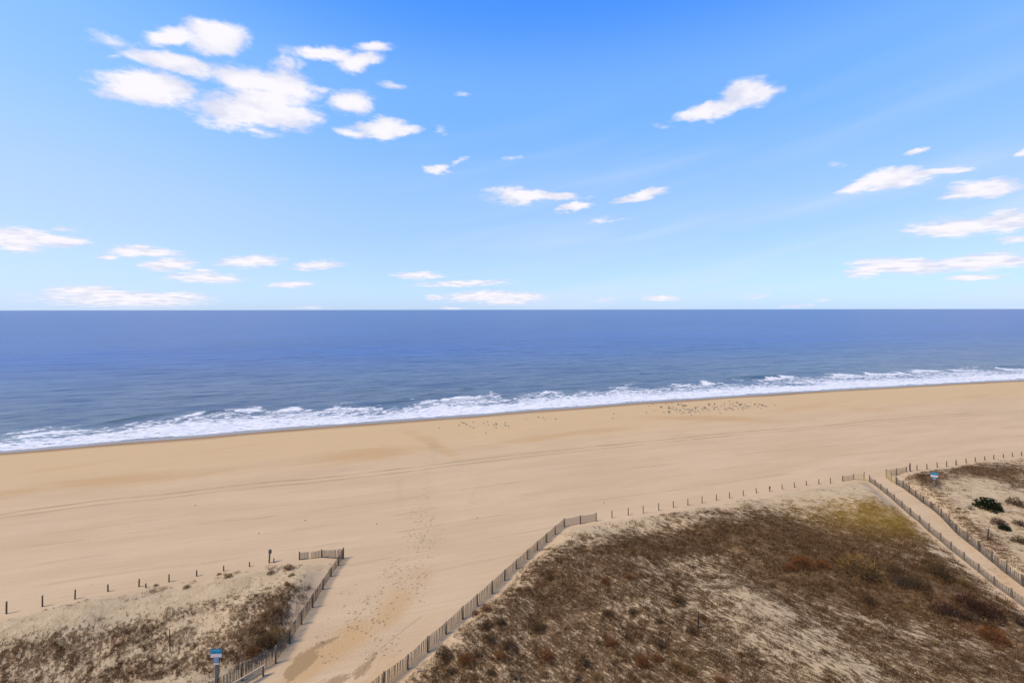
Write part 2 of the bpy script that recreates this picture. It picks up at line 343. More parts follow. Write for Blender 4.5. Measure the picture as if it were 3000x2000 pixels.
# ruts of the beach vehicle, parallel to the water
tr=g.attr('track')
trw=g.m('ADD',tr,g.m('MULTIPLY_ADD',g.noise(g.rotmap(P,SR,(14,3,1)),1,2),.5,-.25))
def line(off,wd): return g.m('POWER',2.718,g.m('MULTIPLY',g.m('POWER',g.m('ABSOLUTE',g.m('DIVIDE',g.m('SUBTRACT',trw,off),wd)),2.0),-1))
lines=g.m('MAXIMUM',line(0,.30),g.m('MULTIPLY',line(-1.9,.24),.9))
patch=g.ss(g.noise(g.rotmap(P,SR,(11,30,1)),1,3,.7),.36,.62,.35,1)
lines=g.m('MULTIPLY',lines,patch)
fl=None
for off,wd,k in ((-14,.22,.4),(-19.5,.2,.35),(-25,.25,.4),(-31,.2,.35),(-36,.22,.3),(-10.5,.2,.22),(6.5,.2,.2)):
    l=g.m('MULTIPLY',line(off,wd),k); fl=l if fl is None else g.m('MAXIMUM',fl,l)
fl=g.m('MULTIPLY',fl,g.ss(g.noise(g.rotmap(P,SR,(7,12,1)),1,3),.4,.6))
lines=g.m('MAXIMUM',lines,g.m('MULTIPLY',fl,g.ss(du,.3,0)))
rut=g.m('POWER',2.718,g.m('MULTIPLY',g.m('POWER',g.m('ABSOLUTE',g.m('DIVIDE',g.attr('rut'),.07)),2.0),-1))
lines=g.m('MAXIMUM',lines,g.m('MULTIPLY',rut,.45))
lines=g.m('MINIMUM',lines,1.0)
col=g.mix(g.m('MULTIPLY',lines,.55),col,(0.18,0.11,0.050))
# ochre and damp sand of the beach access
of=g.ss(g.m('ADD',g.attr('ochre'),g.m('MULTIPLY_ADD',g.noise(g.rotmap(P,1.0,(2.4,.7,1)),1,5,.65),.9,-.5)),.15,.95)
col=g.mix(g.m('MULTIPLY',of,.75),col,(0.375,0.225,0.092))
df=g.ss(g.m('ADD',g.attr('damp'),g.m('MULTIPLY_ADD',g.noise(g.rotmap(P,1.0,(1.1,.5,1)),1,6,.75),1.7,-.85)),.40,.62)
col=g.mix(g.m('MULTIPLY',df,.75),col,(0.215,0.135,0.062))
# footprints
vfp=g.vor(g.rotmap(P,.35,(.62,.42,1)),1,'F1',1)
fm=g.m('MULTIPLY',g.ss(g.m('ADD',vfp,g.m('MULTIPLY_ADD',g.noise(P,7,3),.5,-.25)),.30,.12),g.ss(g.m('ADD',g.attr('foot'),g.m('MULTIPLY_ADD',g.noise(P,.9,3),1.4,-.7)),.25,.65))
col=g.mix(g.m('MULTIPLY',fm,.34),col,(0.22,0.145,0.08))
# stray bits of weed and shell
sp=g.m('MULTIPLY',g.ss(g.vor(P,.42,'F1',1),.045,.02),g.ss(t_,-4,-10)); sp=g.m('MULTIPLY',sp,g.ss(g.noise(P,.12,2),.45,.6,.15,1))
col=g.mix(g.m('MULTIPLY',sp,.7),col,(0.10,0.07,0.05))
# dune sand is paler; brown plant litter between the tufts
dsand=g.mix(g.ss(g.noise(P,.8,5,.65),.35,.65),(0.335,0.237,0.126),(0.415,0.300,0.168))
dd=g.m('MULTIPLY',du,g.ss(g.m('ADD',du,g.noise(P,1.2,4)),.35,.75))
col=g.mix(g.m('MULTIPLY',dd,.9),col,dsand)
ln=g.noise(g.rotmap(P,-.84,(.72,.30,1)),1.0,6,.72)  # stretched streaks: wind-lain grass, with its shadows painted into the litter colour
lf=g.ss(g.m('ADD',g.m('MULTIPLY',vgn,1.0),g.m('MULTIPLY_ADD',ln,3.0,-1.5)),.36,.78)
litter=g.mix(g.ss(g.noise(P,3.5,4,.7),.4,.6),(0.058,0.028,0.010),(0.130,0.070,0.029))
litter=g.mix(g.m('MULTIPLY',yel,.75),litter,(0.215,0.130,0.026))
col=g.mix(g.m('MULTIPLY',g.m('MULTIPLY',lf,.92),g.ss(du,.0,.25)),col,litter)
# sand soaked by the swash
wn=g.m('MULTIPLY_ADD',g.noise(g.rotmap(P,SR,(18,5,1)),1,3),3.4,-1.7)
wet=g.ss(g.m('ADD',t_,wn),-3.6,-.2)
shiny=g.ss(g.m('ADD',t_,g.m('MULTIPLY',wn,.8)),-.6,1.2)
col=g.mix(wet,col,(0.205,0.125,0.060))
col=g.mix(shiny,col,(0.20,0.155,0.115))
ro=g.m('MULTIPLY_ADD',shiny,-.62,.92)
hgt=g.m('ADD',g.m('MULTIPLY',fine,.05),g.m('MULTIPLY',str_,.03))
hgt=g.m('ADD',hgt,g.m('MULTIPLY',g.m('ADD',lines,fm),-.09))
hgt=g.m('ADD',hgt,g.m('MULTIPLY',g.m('MULTIPLY',du,g.noise(P,2.2,5,.7)),.22))
hgt=g.m('ADD',hgt,g.m('MULTIPLY',g.m('MULTIPLY',g.attr('foot'),g.noise(P,3.0,4,.65)),.10))
dry=g.m('SUBTRACT',1,wet)
g.out(col,ro,g.bump(g.m('MULTIPLY',hgt,dry),1.0,.9),g.m('MULTIPLY_ADD',shiny,.35,.15))
gridmesh('beach_sand',X,Y,Z,{'shore':T,'dune':dm*inview,'veg':vg*dm*inview,'yellow':yl*dm*inview,'gold':gold*inview,'ochre':och*inview*(1-dm),'damp':damp*inview*(1-dm),'foot':foot*inview*(1-dm),'track':np.where(Y>10,(Y-trackY(X))*CS,99),'rut':rd},mg)

# ------------------------------------------------------------------ sea
tr_=[-9.]
while tr_[-1]<70: tr_.append(tr_[-1]+.38)
while tr_[-1]<400: tr_.append(tr_[-1]*1.012)
while tr_[-1]<90000: tr_.append(tr_[-1]*1.09)
xs=list(np.arange(-130,235,.55))
a=235.; st=.6
while a<90000: a+=st; xs.append(a); st*=1.10
a=-130.; st=.6
while a>-90000: a-=st; xs.insert(0,a); st*=1.10
TT,XX=np.meshgrid(np.array(tr_),np.array(xs),indexing='ij')
YY=shoreY(np.clip(XX,-12000,12000))+TT/CS
q=(YY-shoreY(XX))/np.maximum(foamY(XX)-shoreY(XX),4)           # 0 at the swash, 1 at the outer edge of the foam
sS=XX*math.cos(SR)+YY*math.sin(SR); sT=TT
amp=sst(TT,3,30)*(1-sst(TT,250,420))
wv=0.55*(fbm(sS/26+3,sT/6.5,3,5)-.5)+0.28*(fbm(sS/7,sT/2.2,2,15)-.5)
ZZ=SEA+amp*wv
fo=np.where(q<1,1,0)*0.0
edge=fbm(XX/7,YY/20,4,55)-.5
fo=sst(1.20+.8*edge-q,0,.30)
inner=1-.40*sst(q,.30,.72)*(1-sst(q,.93,1.0))                   # open blue lace in the outer half
fo=fo*(inner+.35*(fbm(sS/16,sT/4,3,88)-.5))
def fpx(L,x,y):
    px,py=topx(x,y,SEA); return blob(px,py,L)
ex=fpx([(90,1262,110,7,9,.78),(60,1274,90,5,8,.70),(200,1248,60,4,10,.6),(1000,1182,60,5,10,.55),(1095,1192,30,4,25,.55),(2178,1098,22,1.3,2,.7),(2315,1104,22,2.6,5,.9),(2480,1104.5,120,3,0,1.0),(2680,1094,60,3.0,8,.6),(2620,1087,30,3,10,.55),(1620,1148,20,3,0,.7),(1210,1168,8,2,0,.8),(540,1221,22,4,0,.75),(2830,1078,90,4,2,.55),(1560,1152,40,4,10,.6),(1830,1130,50,5,15,.6),(1400,1162,80,4,10,.6)],XX,YY)
gap=fpx([(2330,1127,40,3,0,.5),(2150,1120,60,4,8,.35),(750,1211,30,5,0,.45),(2380,1127,60,3,0,.3),(1480,1180,60,4,5,.3)],XX,YY)
fo=np.maximum(fo-gap,ex*.85); fo=fo*sst(q+.05*(fbm(XX/9,YY/30,3,66)-.5)*2,.06,.17)
# standing breakers: dark faces just outside the foam
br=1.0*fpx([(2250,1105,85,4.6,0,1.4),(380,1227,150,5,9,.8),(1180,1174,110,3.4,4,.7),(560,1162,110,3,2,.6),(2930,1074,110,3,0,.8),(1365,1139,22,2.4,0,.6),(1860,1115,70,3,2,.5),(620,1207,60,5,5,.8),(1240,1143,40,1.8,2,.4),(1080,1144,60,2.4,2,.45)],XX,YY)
ZZ=ZZ+br*.62+.10*fo*(fbm(sS/2.4,sT/1.1,3,99)-.3)
ZZ=ZZ+.10*(1-sst(q,0,.4))*(fbm(XX/11,YY/60,3,44)-.5)*2*(TT<12)
ms,s=mat('sea_water')
P=s.pos(); R=lambda a,b: s.rotmap(P,SR*.75,(a,b,1))
dist=s.v('LENGTH',P,out=1)
nearsh=s.ss(s.attr('off'),240,2)
deep=s.mix(nearsh,(0.026,0.074,0.235),(0.125,0.145,0.135))
deep=s.mix(s.m('MULTIPLY',s.ss(s.attr('off'),34,6),.55),deep,(0.13,0.18,0.19))
deep=s.mix(s.ss(s.noise(s.rotmap(P,.1,(260,60,1)),1,4,.55),.35,.65,0,.35),deep,s.mix(nearsh,(0.055,0.085,0.17),(0.07,0.105,0.17)))
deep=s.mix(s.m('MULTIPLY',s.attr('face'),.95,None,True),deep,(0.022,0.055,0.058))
rip=s.noise(R(7,1.6),1,6,.62,.2)
deep=s.mix(s.m('MULTIPLY',s.ss(rip,.56,.36),.42),deep,(0.010,0.030,0.085))
far1=s.noise(s.rotmap(P,.12,(34,16,1)),1,5,.7); far2=s.noise(s.rotmap(P,.05,(180,90,1)),1,5,.7)
deep=s.mix(s.m('MULTIPLY',s.ss(far1,.54,.36),.38),deep,(0.012,0.034,0.10))
far3=s.noise(s.rotmap(P,.03,(420,500,1)),1,6,.75)
deep=s.mix(s.m('MULTIPLY',s.ss(far3,.56,.40),.16),deep,(0.012,0.034,0.10))
deep=s.mix(s.m('MULTIPLY',s.ss(far2,.54,.38),.22),deep,(0.012,0.034,0.10))
f=s.attr('foam')
lace=s.noise(s.v('ADD',R(3.0,1.05),s.scale(s.noise(R(5,2),1,3,.6,col=True),1.4)),1,6,.68)
vl=s.vor(s.v('ADD',R(2.6,1.3),s.scale(s.noise(R(2,1),1,3,.6,col=True),1.2)),1,'DISTANCE_TO_EDGE')
th=s.m('ADD',s.m('MULTIPLY',f,.98),s.m('ADD',s.m('MULTIPLY_ADD',lace,2.3,-1.15),s.ss(vl,.02,.22,.12,-.16)))
fm=s.m('MULTIPLY',s.ss(th,.44,.66),s.ss(f,.05,.25))
foamc=s.mix(s.ss(s.noise(R(1.8,.8),1,5,.7),.35,.62),(0.40,0.41,0.43),(0.60,0.57,0.53))
thin=s.ss(s.attr('q'),.22,.05)                    # thin sheet of water over the sand
thinc=s.m('MULTIPLY',thin,s.ss(s.noise(R(9,2),1,4,.6),.30,.45))
colw=s.mix(s.m('MULTIPLY',thinc,.9),deep,(0.20,0.18,0.17))
colw=s.mix(fm,colw,foamc)
h=s.m('ADD',s.m('MULTIPLY',s.noise(R(5,1.5),1,5,.62),.55),s.m('MULTIPLY',s.noise(s.rotmap(P,.5,(28,9,1)),1,4,.6),1.6))
h=s.m('ADD',h,s.m('MULTIPLY',fm,.12))
nb=s.bump(h,1.0,.75)
s.out(colw,s.m('MULTIPLY_ADD',fm,.5,.30),nb,s.m('MULTIPLY_ADD',fm,-.2,.42),1.33)
gridmesh('sea',XX,YY,ZZ,{'foam':fo,'q':q,'off':TT,'face':br*(1-np.clip(fo,0,1))},ms)

# ------------------------------------------------------------------ plant cover of the dunes
mgr,g=mat('dry_grass')
tc=g.attr('tint','Color')
pb=g.n('ShaderNodeBsdfPrincipled'); g.put(pb.inputs['Base Color'],tc); pb.inputs['Roughness'].default_value=.85; pb.inputs['Specular IOR Level'].default_value=.15
tl=g.n('ShaderNodeBsdfTranslucent'); g.put(tl.inputs[0],tc); mxs=g.n('ShaderNodeMixShader'); mxs.inputs[0].default_value=.3
g.nt.links.new(pb.outputs[0],mxs.inputs[1]); g.nt.links.new(tl.outputs[0],mxs.inputs[2]); oo=g.n('ShaderNodeOutputMaterial'); g.nt.links.new(mxs.outputs[0],oo.inputs[0])
def blades(base,n,spread,length,width,lean,cols,wind=(.35,-.12)):
    """n triangular blades per base point; base (N,3), length and width per point"""
    N=len(base); B=np.repeat(base,n,0); L=np.repeat(length,n)*rng.uniform(.45,1.15,N*n); Wd=np.repeat(width,n)
    a=rng.uniform(0,2*np.pi,N*n); r=np.repeat(spread,n)*np.sqrt(rng.uniform(0,1,N*n))
    B=B+np.stack([np.cos(a)*r,np.sin(a)*r,np.zeros_like(r)],1)
    ln=lean*rng.uniform(.2,1.3,N*n); a2=a+rng.normal(0,.9,N*n)
    d=np.stack([np.cos(a2)*ln+wind[0],np.sin(a2)*ln+wind[1],np.ones(N*n)],1); d/=np.linalg.norm(d,axis=1)[:,None]
    a3=rng.uniform(0,2*np.pi,N*n); sd=np.stack([np.cos(a3),np.sin(a3),np.zeros(N*n)],1)*Wd[:,None]*.5
    co=np.empty((N*n,3,3)); co[:,0]=B-sd; co[:,1]=B+sd; co[:,2]=B+d*L[:,None]
    cc=np.repeat(cols,n,0)*rng.uniform(.65,1.4,(N*n,1))
    return co.reshape(-1,3), np.arange(N*n*3).reshape(-1,3), np.repeat(cc,3,0)
def scatter(poly_i,x0,x1,y0,y1,rate,seed):
    r=np.random.default_rng(seed); n=int((x1-x0)*(y1-y0)*rate)
    x=r.uniform(x0,x1,n); y=r.uniform(y0,y1,n)
    m=masks(x,y)[poly_i]; px,py=topx(x,y); v,yy=veg(px,py)
    k=(m>.03)&(px>-160)&(px<3160)&(py<2140)
    x,y,m,v,yy,px,py=[q_[k] for q_ in (x,y,m,v,yy,px,py)]
    ua=x*.67-y*.74; ub=x*.74+y*.67; cl=fbm(x/1.9,y/1.3,4,seed+5)*.50+fbm(ua/.85,ub/.38,3,seed+9)*.50
    p=np.clip((v*1.1+(cl-.5)*3.6-.32)*1.55,0,1)*np.minimum(m*3,1)*np.clip(v*2,.12,1)
    k=r.uniform(0,1,len(x))<p
    return x[k],y[k],v[k],yy[k]
BR=np.array([[.084,.040,.014],[.126,.064,.023],[.046,.021,.007],[.24,.140,.058],[.106,.045,.013]])
for i,(nm,box,rate,lab) in enumerate((('dune_grass',(-75,-14,34,56),38,'sparse dry brown beach grass on the left dune beside the tall sign'),
                        ('dune_grass',(-14,78,34,74),46,'dense mat of dry brown grass and litter on the large dune between the two fences'),
                        ('dune_grass',(44,150,40,96),20,'dry brown grass on the small dune right of the sandy walkway'))):
    x,y,v,yy=scatter(i,*box,rate,100+i)
    z=ground(x,y)
    N=len(x); cols=BR[rng.integers(0,5,N)]*1.0
    cols=cols*(1-yy[:,None]*.9)+np.array([.30,.185,.034])*yy[:,None]*.9
    ln=rng.uniform(.14,.42,N)*(.8+.4*v); 
    co,tri,cc=blades(np.stack([x,y,z-.02],1),9 if i==1 else 10,rng.uniform(.08,.30,N),ln,rng.uniform(.014,.032,N),.9,cols)
    o=trimesh(nm,co,tri,mgr,cc); o['kind']='stuff'; o['label']=lab; o['category']='grass'
    print(nm,N,len(tri))

# ------------------------------------------------------------------ objects
def empty(name,loc,label,cat,group=None,rz=0):
    o=bpy.data.objects.new(name,None); C.objects.link(o); o.location=loc; o.rotation_euler=(0,0,rz); o.empty_display_size=.2
    o['label']=label; o['category']=cat
    if group: o['group']=group
    return o
def woodmat(name,c0,c1,ring=(40,40,2.5)):
    m,g=mat(name); oc=g.n('ShaderNodeTexCoord').outputs['Object']
    ri=g.n('ShaderNodeObjectInfo').outputs['Random']
    v=g.v('ADD',g.v('MULTIPLY',oc,ring),g.scale((7.,3.,5.),ri))
    c=g.mix(g.ss(g.noise(v,1,5,.6),.3,.7),c0,c1)
    c=g.mix(g.m('MULTIPLY',ri,.45),c,tuple(.62*q_ for q_ in c0))
    g.out(c,.85,g.bump(g.noise(v,1,4,.6),.01,.6),.2); return m
m_post=woodmat('weathered_post_wood',(.105,.075,.045),(.165,.122,.075))
m_grey=woodmat('grey_fence_lath',(.150,.112,.072),(.235,.185,.122),(50,50,3))
m_dark=woodmat('dark_fence_lath',(.070,.052,.034),(.135,.105,.072),(50,50,3))
m_new=woodmat('new_fence_lath',(.46,.33,.16),(.56,.41,.21),(50,50,3))
m_black=woodmat('charred_post_wood',(.022,.018,.015),(.05,.042,.034))
m_rail=woodmat('grey_rail_wood',(.25,.20,.14),(.36,.29,.21),(6,40,40))
m_wire,g=mat('galvanised_wire'); g.out((.2,.19,.18),.5,None,.4,metal=.7)
def plain(name,c,r=.55):
    m,g=mat(name); oc=g.n('ShaderNodeTexCoord').outputs['Object']
    g.out(g.mix(g.ss(g.noise(oc,5,4),.35,.7),c,tuple(q_*.82 for q_ in c)),r,None,.3); return m
def link(name,me,parent,loc=(0,0,0),rot=(0,0,0),sc=(1,1,1)):
    o=bpy.data.objects.new(name,me); C.objects.link(o); o.parent=parent; o.location=loc; o.rotation_euler=rot; o.scale=sc; return o
def meshof(name,build,m):
    bm=bmesh.new(); build(bm); me=bpy.data.meshes.new(name); bm.to_mesh(me); bm.free()
    for k in (m if isinstance(m,(list,tuple)) else [m]): me.materials.append(k)
    return me
def bbox(bm,x0,x1,y0,y1,z0,z1,taper=1.0,bev=0,mi=0):
    r=bmesh.ops.create_cube(bm,size=1); vs=r['verts']
    for v in vs:
        k=taper if v.co.z>0 else 1
        v.co=Vector(((x0+x1)/2+v.co.x*(x1-x0)*k,(y0+y1)/2+v.co.y*(y1-y0)*k,z0 if v.co.z<0 else z1))
    fs=set(f for v in vs for f in v.link_faces)
    for f in fs: f.material_index=mi
    if bev: bmesh.ops.bevel(bm,geom=list(set(e for v in vs for e in v.link_edges)),offset=bev,segments=1,affect='EDGES')
def bcyl(bm,r0,r1,z0,z1,n=9,jit=0,mi=0):
    rings=[]
    K_=4
    for k in range(K_+1):
        f=k/K_; r=r0+(r1-r0)*f
        rings.append([bm.verts.new((math.cos(a*2*math.pi/n)*r*(1+random.uniform(-jit,jit)),math.sin(a*2*math.pi/n)*r*(1+random.uniform(-jit,jit)),z0+(z1-z0)*f)) for a in range(n)])
    for k in range(K_):
        for a in range(n): f=bm.faces.new((rings[k][a],rings[k][(a+1)%n],rings[k+1][(a+1)%n],rings[k+1][a])); f.material_index=mi; f.smooth=True
    bm.faces.new(rings[-1]).material_index=mi; bm.faces.new(rings[0][::-1]).material_index=mi
post_me=[meshof('round_post',lambda bm: bcyl(bm,.074,.066,-.6,1.0,9,.08),m_post) for _ in range(4)]
picket_me={k:meshof('picket',lambda bm: bbox(bm,-.023,.023,-.006,.006,-.12,1.13,1),mm) for k,mm in (('grey',m_grey),('dark',m_dark),('new',m_new))}
stub_me=meshof('dark_post',lambda bm: bcyl(bm,.062,.05,-.5,1.0,8,.1),m_black)
ORD=['first','second','third','fourth','fifth','sixth','seventh','eighth','ninth','tenth','eleventh','twelfth','thirteenth','fourteenth','fifteenth','sixteenth','seventeenth','eighteenth']
def ptop(px,yb,yt):
    p=at(px,yb); h=(yb-yt)*(H-p.z)/(yb-hz(px)); return p,h
def marker(px,yb,yt,label,group,name='marker_post',r=1.0,me=None,tilt=None):
    p,h=ptop(px,yb,yt)
    o=bpy.data.objects.new(name,me or random.choice(post_me)); C.objects.link(o)
    o.location=p; o.scale=(r,r,max(h,.3)); o.rotation_euler=(random.uniform(-.02,.02),random.uniform(-.025,.025) if tilt is None else tilt,random.uniform(0,6))
    o['label']=label; o['category']='post'
    if group: o['group']=group
    return o
GL='marker posts along the seaward edge of the left dune'
for i,(x,b,t) in enumerate([(17.5,1797,1761),(122.8,1776,1743),(218.4,1754,1726),(315,1732,1710.5),(406,1718,1695),(494,1704,1681),(575,1687,1669),(654,1672,1656),(729.6,1659,1645),(801,1647,1634)]):
    marker(x,b,t,'weathered wooden marker post on the left dune edge, %s from the left border'%ORD[i],GL)
marker(426,1721,1708,'very short wooden stub standing close behind the fifth marker post of the left dune',None,'short_post')
GM='marker posts between the centre fence and the walkway'
mids=[(271,638,572),(410,613,550),(539,595,531),(673,571,507),(799,547,489),(924,528,470),(1046,509,450),(1170,486,432),(1283,467,415),(1401,447,398),(1514,423,378),(1628,408,361),(1736,388,346),(1842,374,331),(1945,356,316),(2053,345,301),(2152,338,288)]
for i,(x,b,t) in enumerate(mids):
    mo=marker(1700+x/2.94,1300+b/2.94,1300+t/2.94,('thin brown wooden post on the beach, %s rightward from the centre fence end'%ORD[i]) if i!=11 else 'brown wooden post carrying a small box plate near its top, twelfth from the centre fence',GM,'marker_post')
    if i==11:
        # plate as a part of the post: make the post an empty with two parts
        root=empty('marker_post',mo.location,mo['label'],'post',GM); h=mo.scale.z; me=mo.data; nm=mo.name; bpy.data.objects.remove(mo)
        link('post_shaft',me,root,(0,0,0),(0,0,1),(1,1,h))
        link('plate',meshof('plate',lambda bm: bbox(bm,-.13,.13,-.09,-.055,h-.42,h-.06,1,.01),m_post),root)
GR='marker posts along the seaward edge of the right dune'
for i,(x,b,t) in enumerate([(1120,502,438),(1234,488,423),(1352,468,405),(1460,458,392),(1569,441,377),(1685,415,362),(1790,402,348),(1898,385,335),(2002,370,321),(2113,355,307),(2216,344,293),(2321,334,281)]):
    marker(2400+x/3.92,1250+b/3.92,1250+t/3.92,'brown wooden post edging the right dune, %s rightward from the red banded post'%ORD[i],GR,r=1.15 if i!=4 else 1.5)
# thicker post with red plates
p,h=ptop(2400+1041/3.92,1250+512/3.92,1250+415/3.92)
root=empty('banded_post',p,'thick dark post with narrow red plates on its left side at the walkway mouth','post')
link('post_shaft',stub_me,root,(0,0,0),(0,0,0),(1.6,1.6,h))
m_red=plain('red_paint',(.28,.02,.04)); 
link('red_plate',meshof('red_plate',lambda bm: bbox(bm,-.16,-.10,-.12,.06,h*.42,h*.78),m_red),root)
link('red_plate',meshof('red_plate',lambda bm: bbox(bm,-.16,-.10,-.12,.06,h*.16,h*.36),m_red),root)
# isolated stakes
marker(497,1909,1842,'tall thin black pole in the grass of the left dune',None,'dead_pole',.7,stub_me,.03)
marker(2043.8,1840,1787.5,'tall dark square stake standing alone in the middle of the large brown dune',None,'dark_stake',1.1,stub_me,-.05)
marker(2891,1582,1547,'dark leaning post among the patches of the right dune beyond the walkway fences',None,'dark_stake',1.3,stub_me,-.10)
marker(1507.6,1761,1750,'tiny dark stub in brown grass right of the centre fence',None,'dark_stake',.9,stub_me)
marker(1548,1836,1825,'tiny black stub in the brown grass below the middle of the large dune',None,'dark_stake',.9,stub_me)
marker(1859,1592,1583,'tiny dark stub at the pale upper left edge of the large dune',None,'dark_stake',.8,stub_me)

def fence(name,label,pts,kind,fixh=None,pm=None,limit=300,every=.108,cat='fence',hp=1.16,skip=()):
    """pts: (px, base, top or None) post positions; posts, pickets and wires are the fence's parts"""
    P_=[]
    for x,b,t in pts:
        if t is None: p=at(x,b); h=fixh or 1.2
        else: p,h=ptop(x,b,t); h=min(max(h,.95),1.5)
        P_.append((p,h))
    o0=P_[0][0].copy(); root=empty(name,o0,label,cat)
    for p,h in P_:
        link('post',random.choice(post_me) if pm is None else pm,root,p-o0,(random.uniform(-.02,.02),random.uniform(-.02,.02),random.uniform(0,6)),(1.12,1.12,h*1.03))
    spots=[]; wires=[]
    for (a,ha),(b,hb) in zip(P_,P_[1:]):
        L=(b-a).length; n=max(2,int(round(L/every))); ang=math.atan2(b.y-a.y,b.x-a.x)
        nrm=Vector((-math.sin(ang),math.cos(ang),0))*.075
        for k in range(n):
            f=(k+.5)/n; q_=a.lerp(b,f); hh=ha+(hb-ha)*f-.06*math.sin(f*math.pi)
            q_=q_+nrm*(-1); q_.z=gz(q_.x,q_.y)
            spots.append((q_,hh/1.2,ang))
        wires.append((a,b,ha,hb,nrm))
    order=sorted(range(len(spots)),key=lambda i:spots[i][0].length)
    near=set(order[:limit]); far=[i for i in order[limit:]]
    me=picket_me[kind]
    for i in sorted(near):
        q_,s_,a=spots[i]
        if i in skip: continue
        link('picket',me,root,q_-o0+Vector((0,0,random.uniform(-.03,.02))),(random.uniform(-.03,.03),random.uniform(-.05,.05),a+random.uniform(-.12,.12)),(random.uniform(.85,1.2),1,s_*random.uniform(.97,1.04)))
    if far:
        def b_(bm):
            for i in far:
                q_,s_,a=spots[i]; q_=q_-o0; r=bmesh.ops.create_cube(bm,size=1)
                R_=Matrix.Rotation(a,3,'Z')
                for v in r['verts']: v.co=R_@Vector((v.co.x*.042,v.co.y*.012,(v.co.z+.5)*1.2*s_-.1))+q_
        o=link('far_pickets',meshof('far_pickets',b_,me.materials[0]),root); o['kind']='stuff'
    def w_(bm):
        for a,b,ha,hb,nrm in wires:
            for fh in (.15,.42,.68,.92):
                for sgn in (-1,1):
                    p0=a-o0-nrm*.9+nrm*.12*sgn+Vector((0,0,ha*fh)); p1=b-o0-nrm*.9+nrm*.12*sgn+Vector((0,0,hb*fh)); m_=(p0+p1)/2-Vector((0,0,.03))
                    for u,v in ((p0,m_),(m_,p1)):
                        d=(v-u); n_=Vector((0,0,1)).cross(d).normalized()*.004; up=Vector((0,0,.004))
                        vs=[bm.verts.new(c) for c in (u-n_-up,u+n_-up,u+up,v-n_-up,v+n_-up,v+up)]
                        for f in ((0,1,4,3),(1,2,5,4),(2,0,3,5)): bm.faces.new([vs[k] for k in f])
    link('wire',meshof('wire',w_,m_wire),root)
    return root
# left dune: seaward stub and long side
fence('sand_fence','grey slatted fence around the corner of the left dune and down behind the railing',
 [(876,1639,1622),(941,1632,1612),(1005,1636,1604),(991,1656,1629),(969,1688,1661),(945,1726,1695.5),(914.5,1779,1740),(882,1828,1787),(847,1883,1838.6),(806,1942,1892),(707,1992,1943),(610,2050,None),(500,2110,None),(370,2180,None)],'dark',1.35,skip=(10,11))
# centre fence
c3=[(1842,217,147),(1708,241,168),(1575,266,194),(1499,328,255),(1428,393,316),(1350,460,384),(1267,535,455),(1175,615,537),(1077,713,622),(972,822,715),(848,925,825),(728,1035,927),(587,1160,1057),(433,1310,1180),(265,1455,1335)]
fence('sand_fence','long grey slatted fence between the open beach and the large brown dune',
 [(1100+x/2.851,1450+b/2.851,1450+t/2.851) for x,b,t in c3]+[(1122,2018,None),(1045,2080,None),(950,2160,None)],'grey',1.35,limit=298)
# walkway fences
L6=lambda L:[(2400+x/3.92,1250+b/3.92,1250+t/3.92) for x,b,t in L]
fence('sand_fence','new yellow tan slatted fence of three short bays at the left mouth of the walkway',L6([(265,625,560),(391,604,541),(514,612,521),(572,628,556)]),'new',every=.12)
fence('sand_fence','grey slatted fence along the left side of the sandy walkway down to the right border',
 L6([(577,632,558),(641,672,605),(707,725,653),(777,778,705),(860,852,775),(947,930,850),(1046,1020,930),(1150,1098,1017)])+[(2721,1557,1532),(2755,1584,1561),(2786,1611.5,1587),(2824,1641,1617),(2866.7,1675.4,1652),(2912,1713.6,1689),(2963,1750,1727),(3020,1793,None),(3090,1845,None),(3180,1915,None)],'grey',1.2,limit=298)
fence('sand_fence','new yellow tan slatted fence wrapping the right mouth of the walkway beside the banded post',L6([(1000,517,455),(883,556,475),(767,587,490),(825,628,535),(880,657,574)]),'new',every=.12)
fence('sand_fence','half buried grey fence along the right side of the sandy walkway',
 L6([(886,662,575),(960,700,620),(1033,757,670),(1105,805,725),(1192,875,790),(1283,935,855),(1400,1035,940),(1490,1130,1020)])+[(2800,1560,1533),(2832,1586,1556),(2868,1614,1584),(2905,1645,1614),(2948,1680,1648),(2995,1716,1682),(3050,1758,None),(3130,1820,None)],'dark',1.25,limit=298)

# wooden railing at the bottom
a=at(771,1978); b=at(620,2062)
root=empty('wooden_railing',a,'low grey wooden railing with two rails before the slatted fence at the bottom','railing')
d=b-a; ang=math.atan2(d.y,d.x); L=math.hypot(d.x,d.y)
link('top_rail',meshof('top_rail',lambda bm: bbox(bm,-.1,L,-.07,.07,.78,.87,1,.01),m_rail),root,(0,0,0),(0,0,ang))
link('lower_rail',meshof('lower_rail',lambda bm: bbox(bm,-.05,L,-.03,.03,.25,.38,1,.008),m_rail),root,(0,0,0),(0,0,ang))
pm_=meshof('railing_post',lambda bm: bbox(bm,-.06,.06,-.06,.06,-.6,.775,1,.01),m_post)
for k in range(3): link('post',pm_,root,(math.cos(ang)*(.05+k*2.2),math.sin(ang)*(.05+k*2.2),0),(0,0,ang))

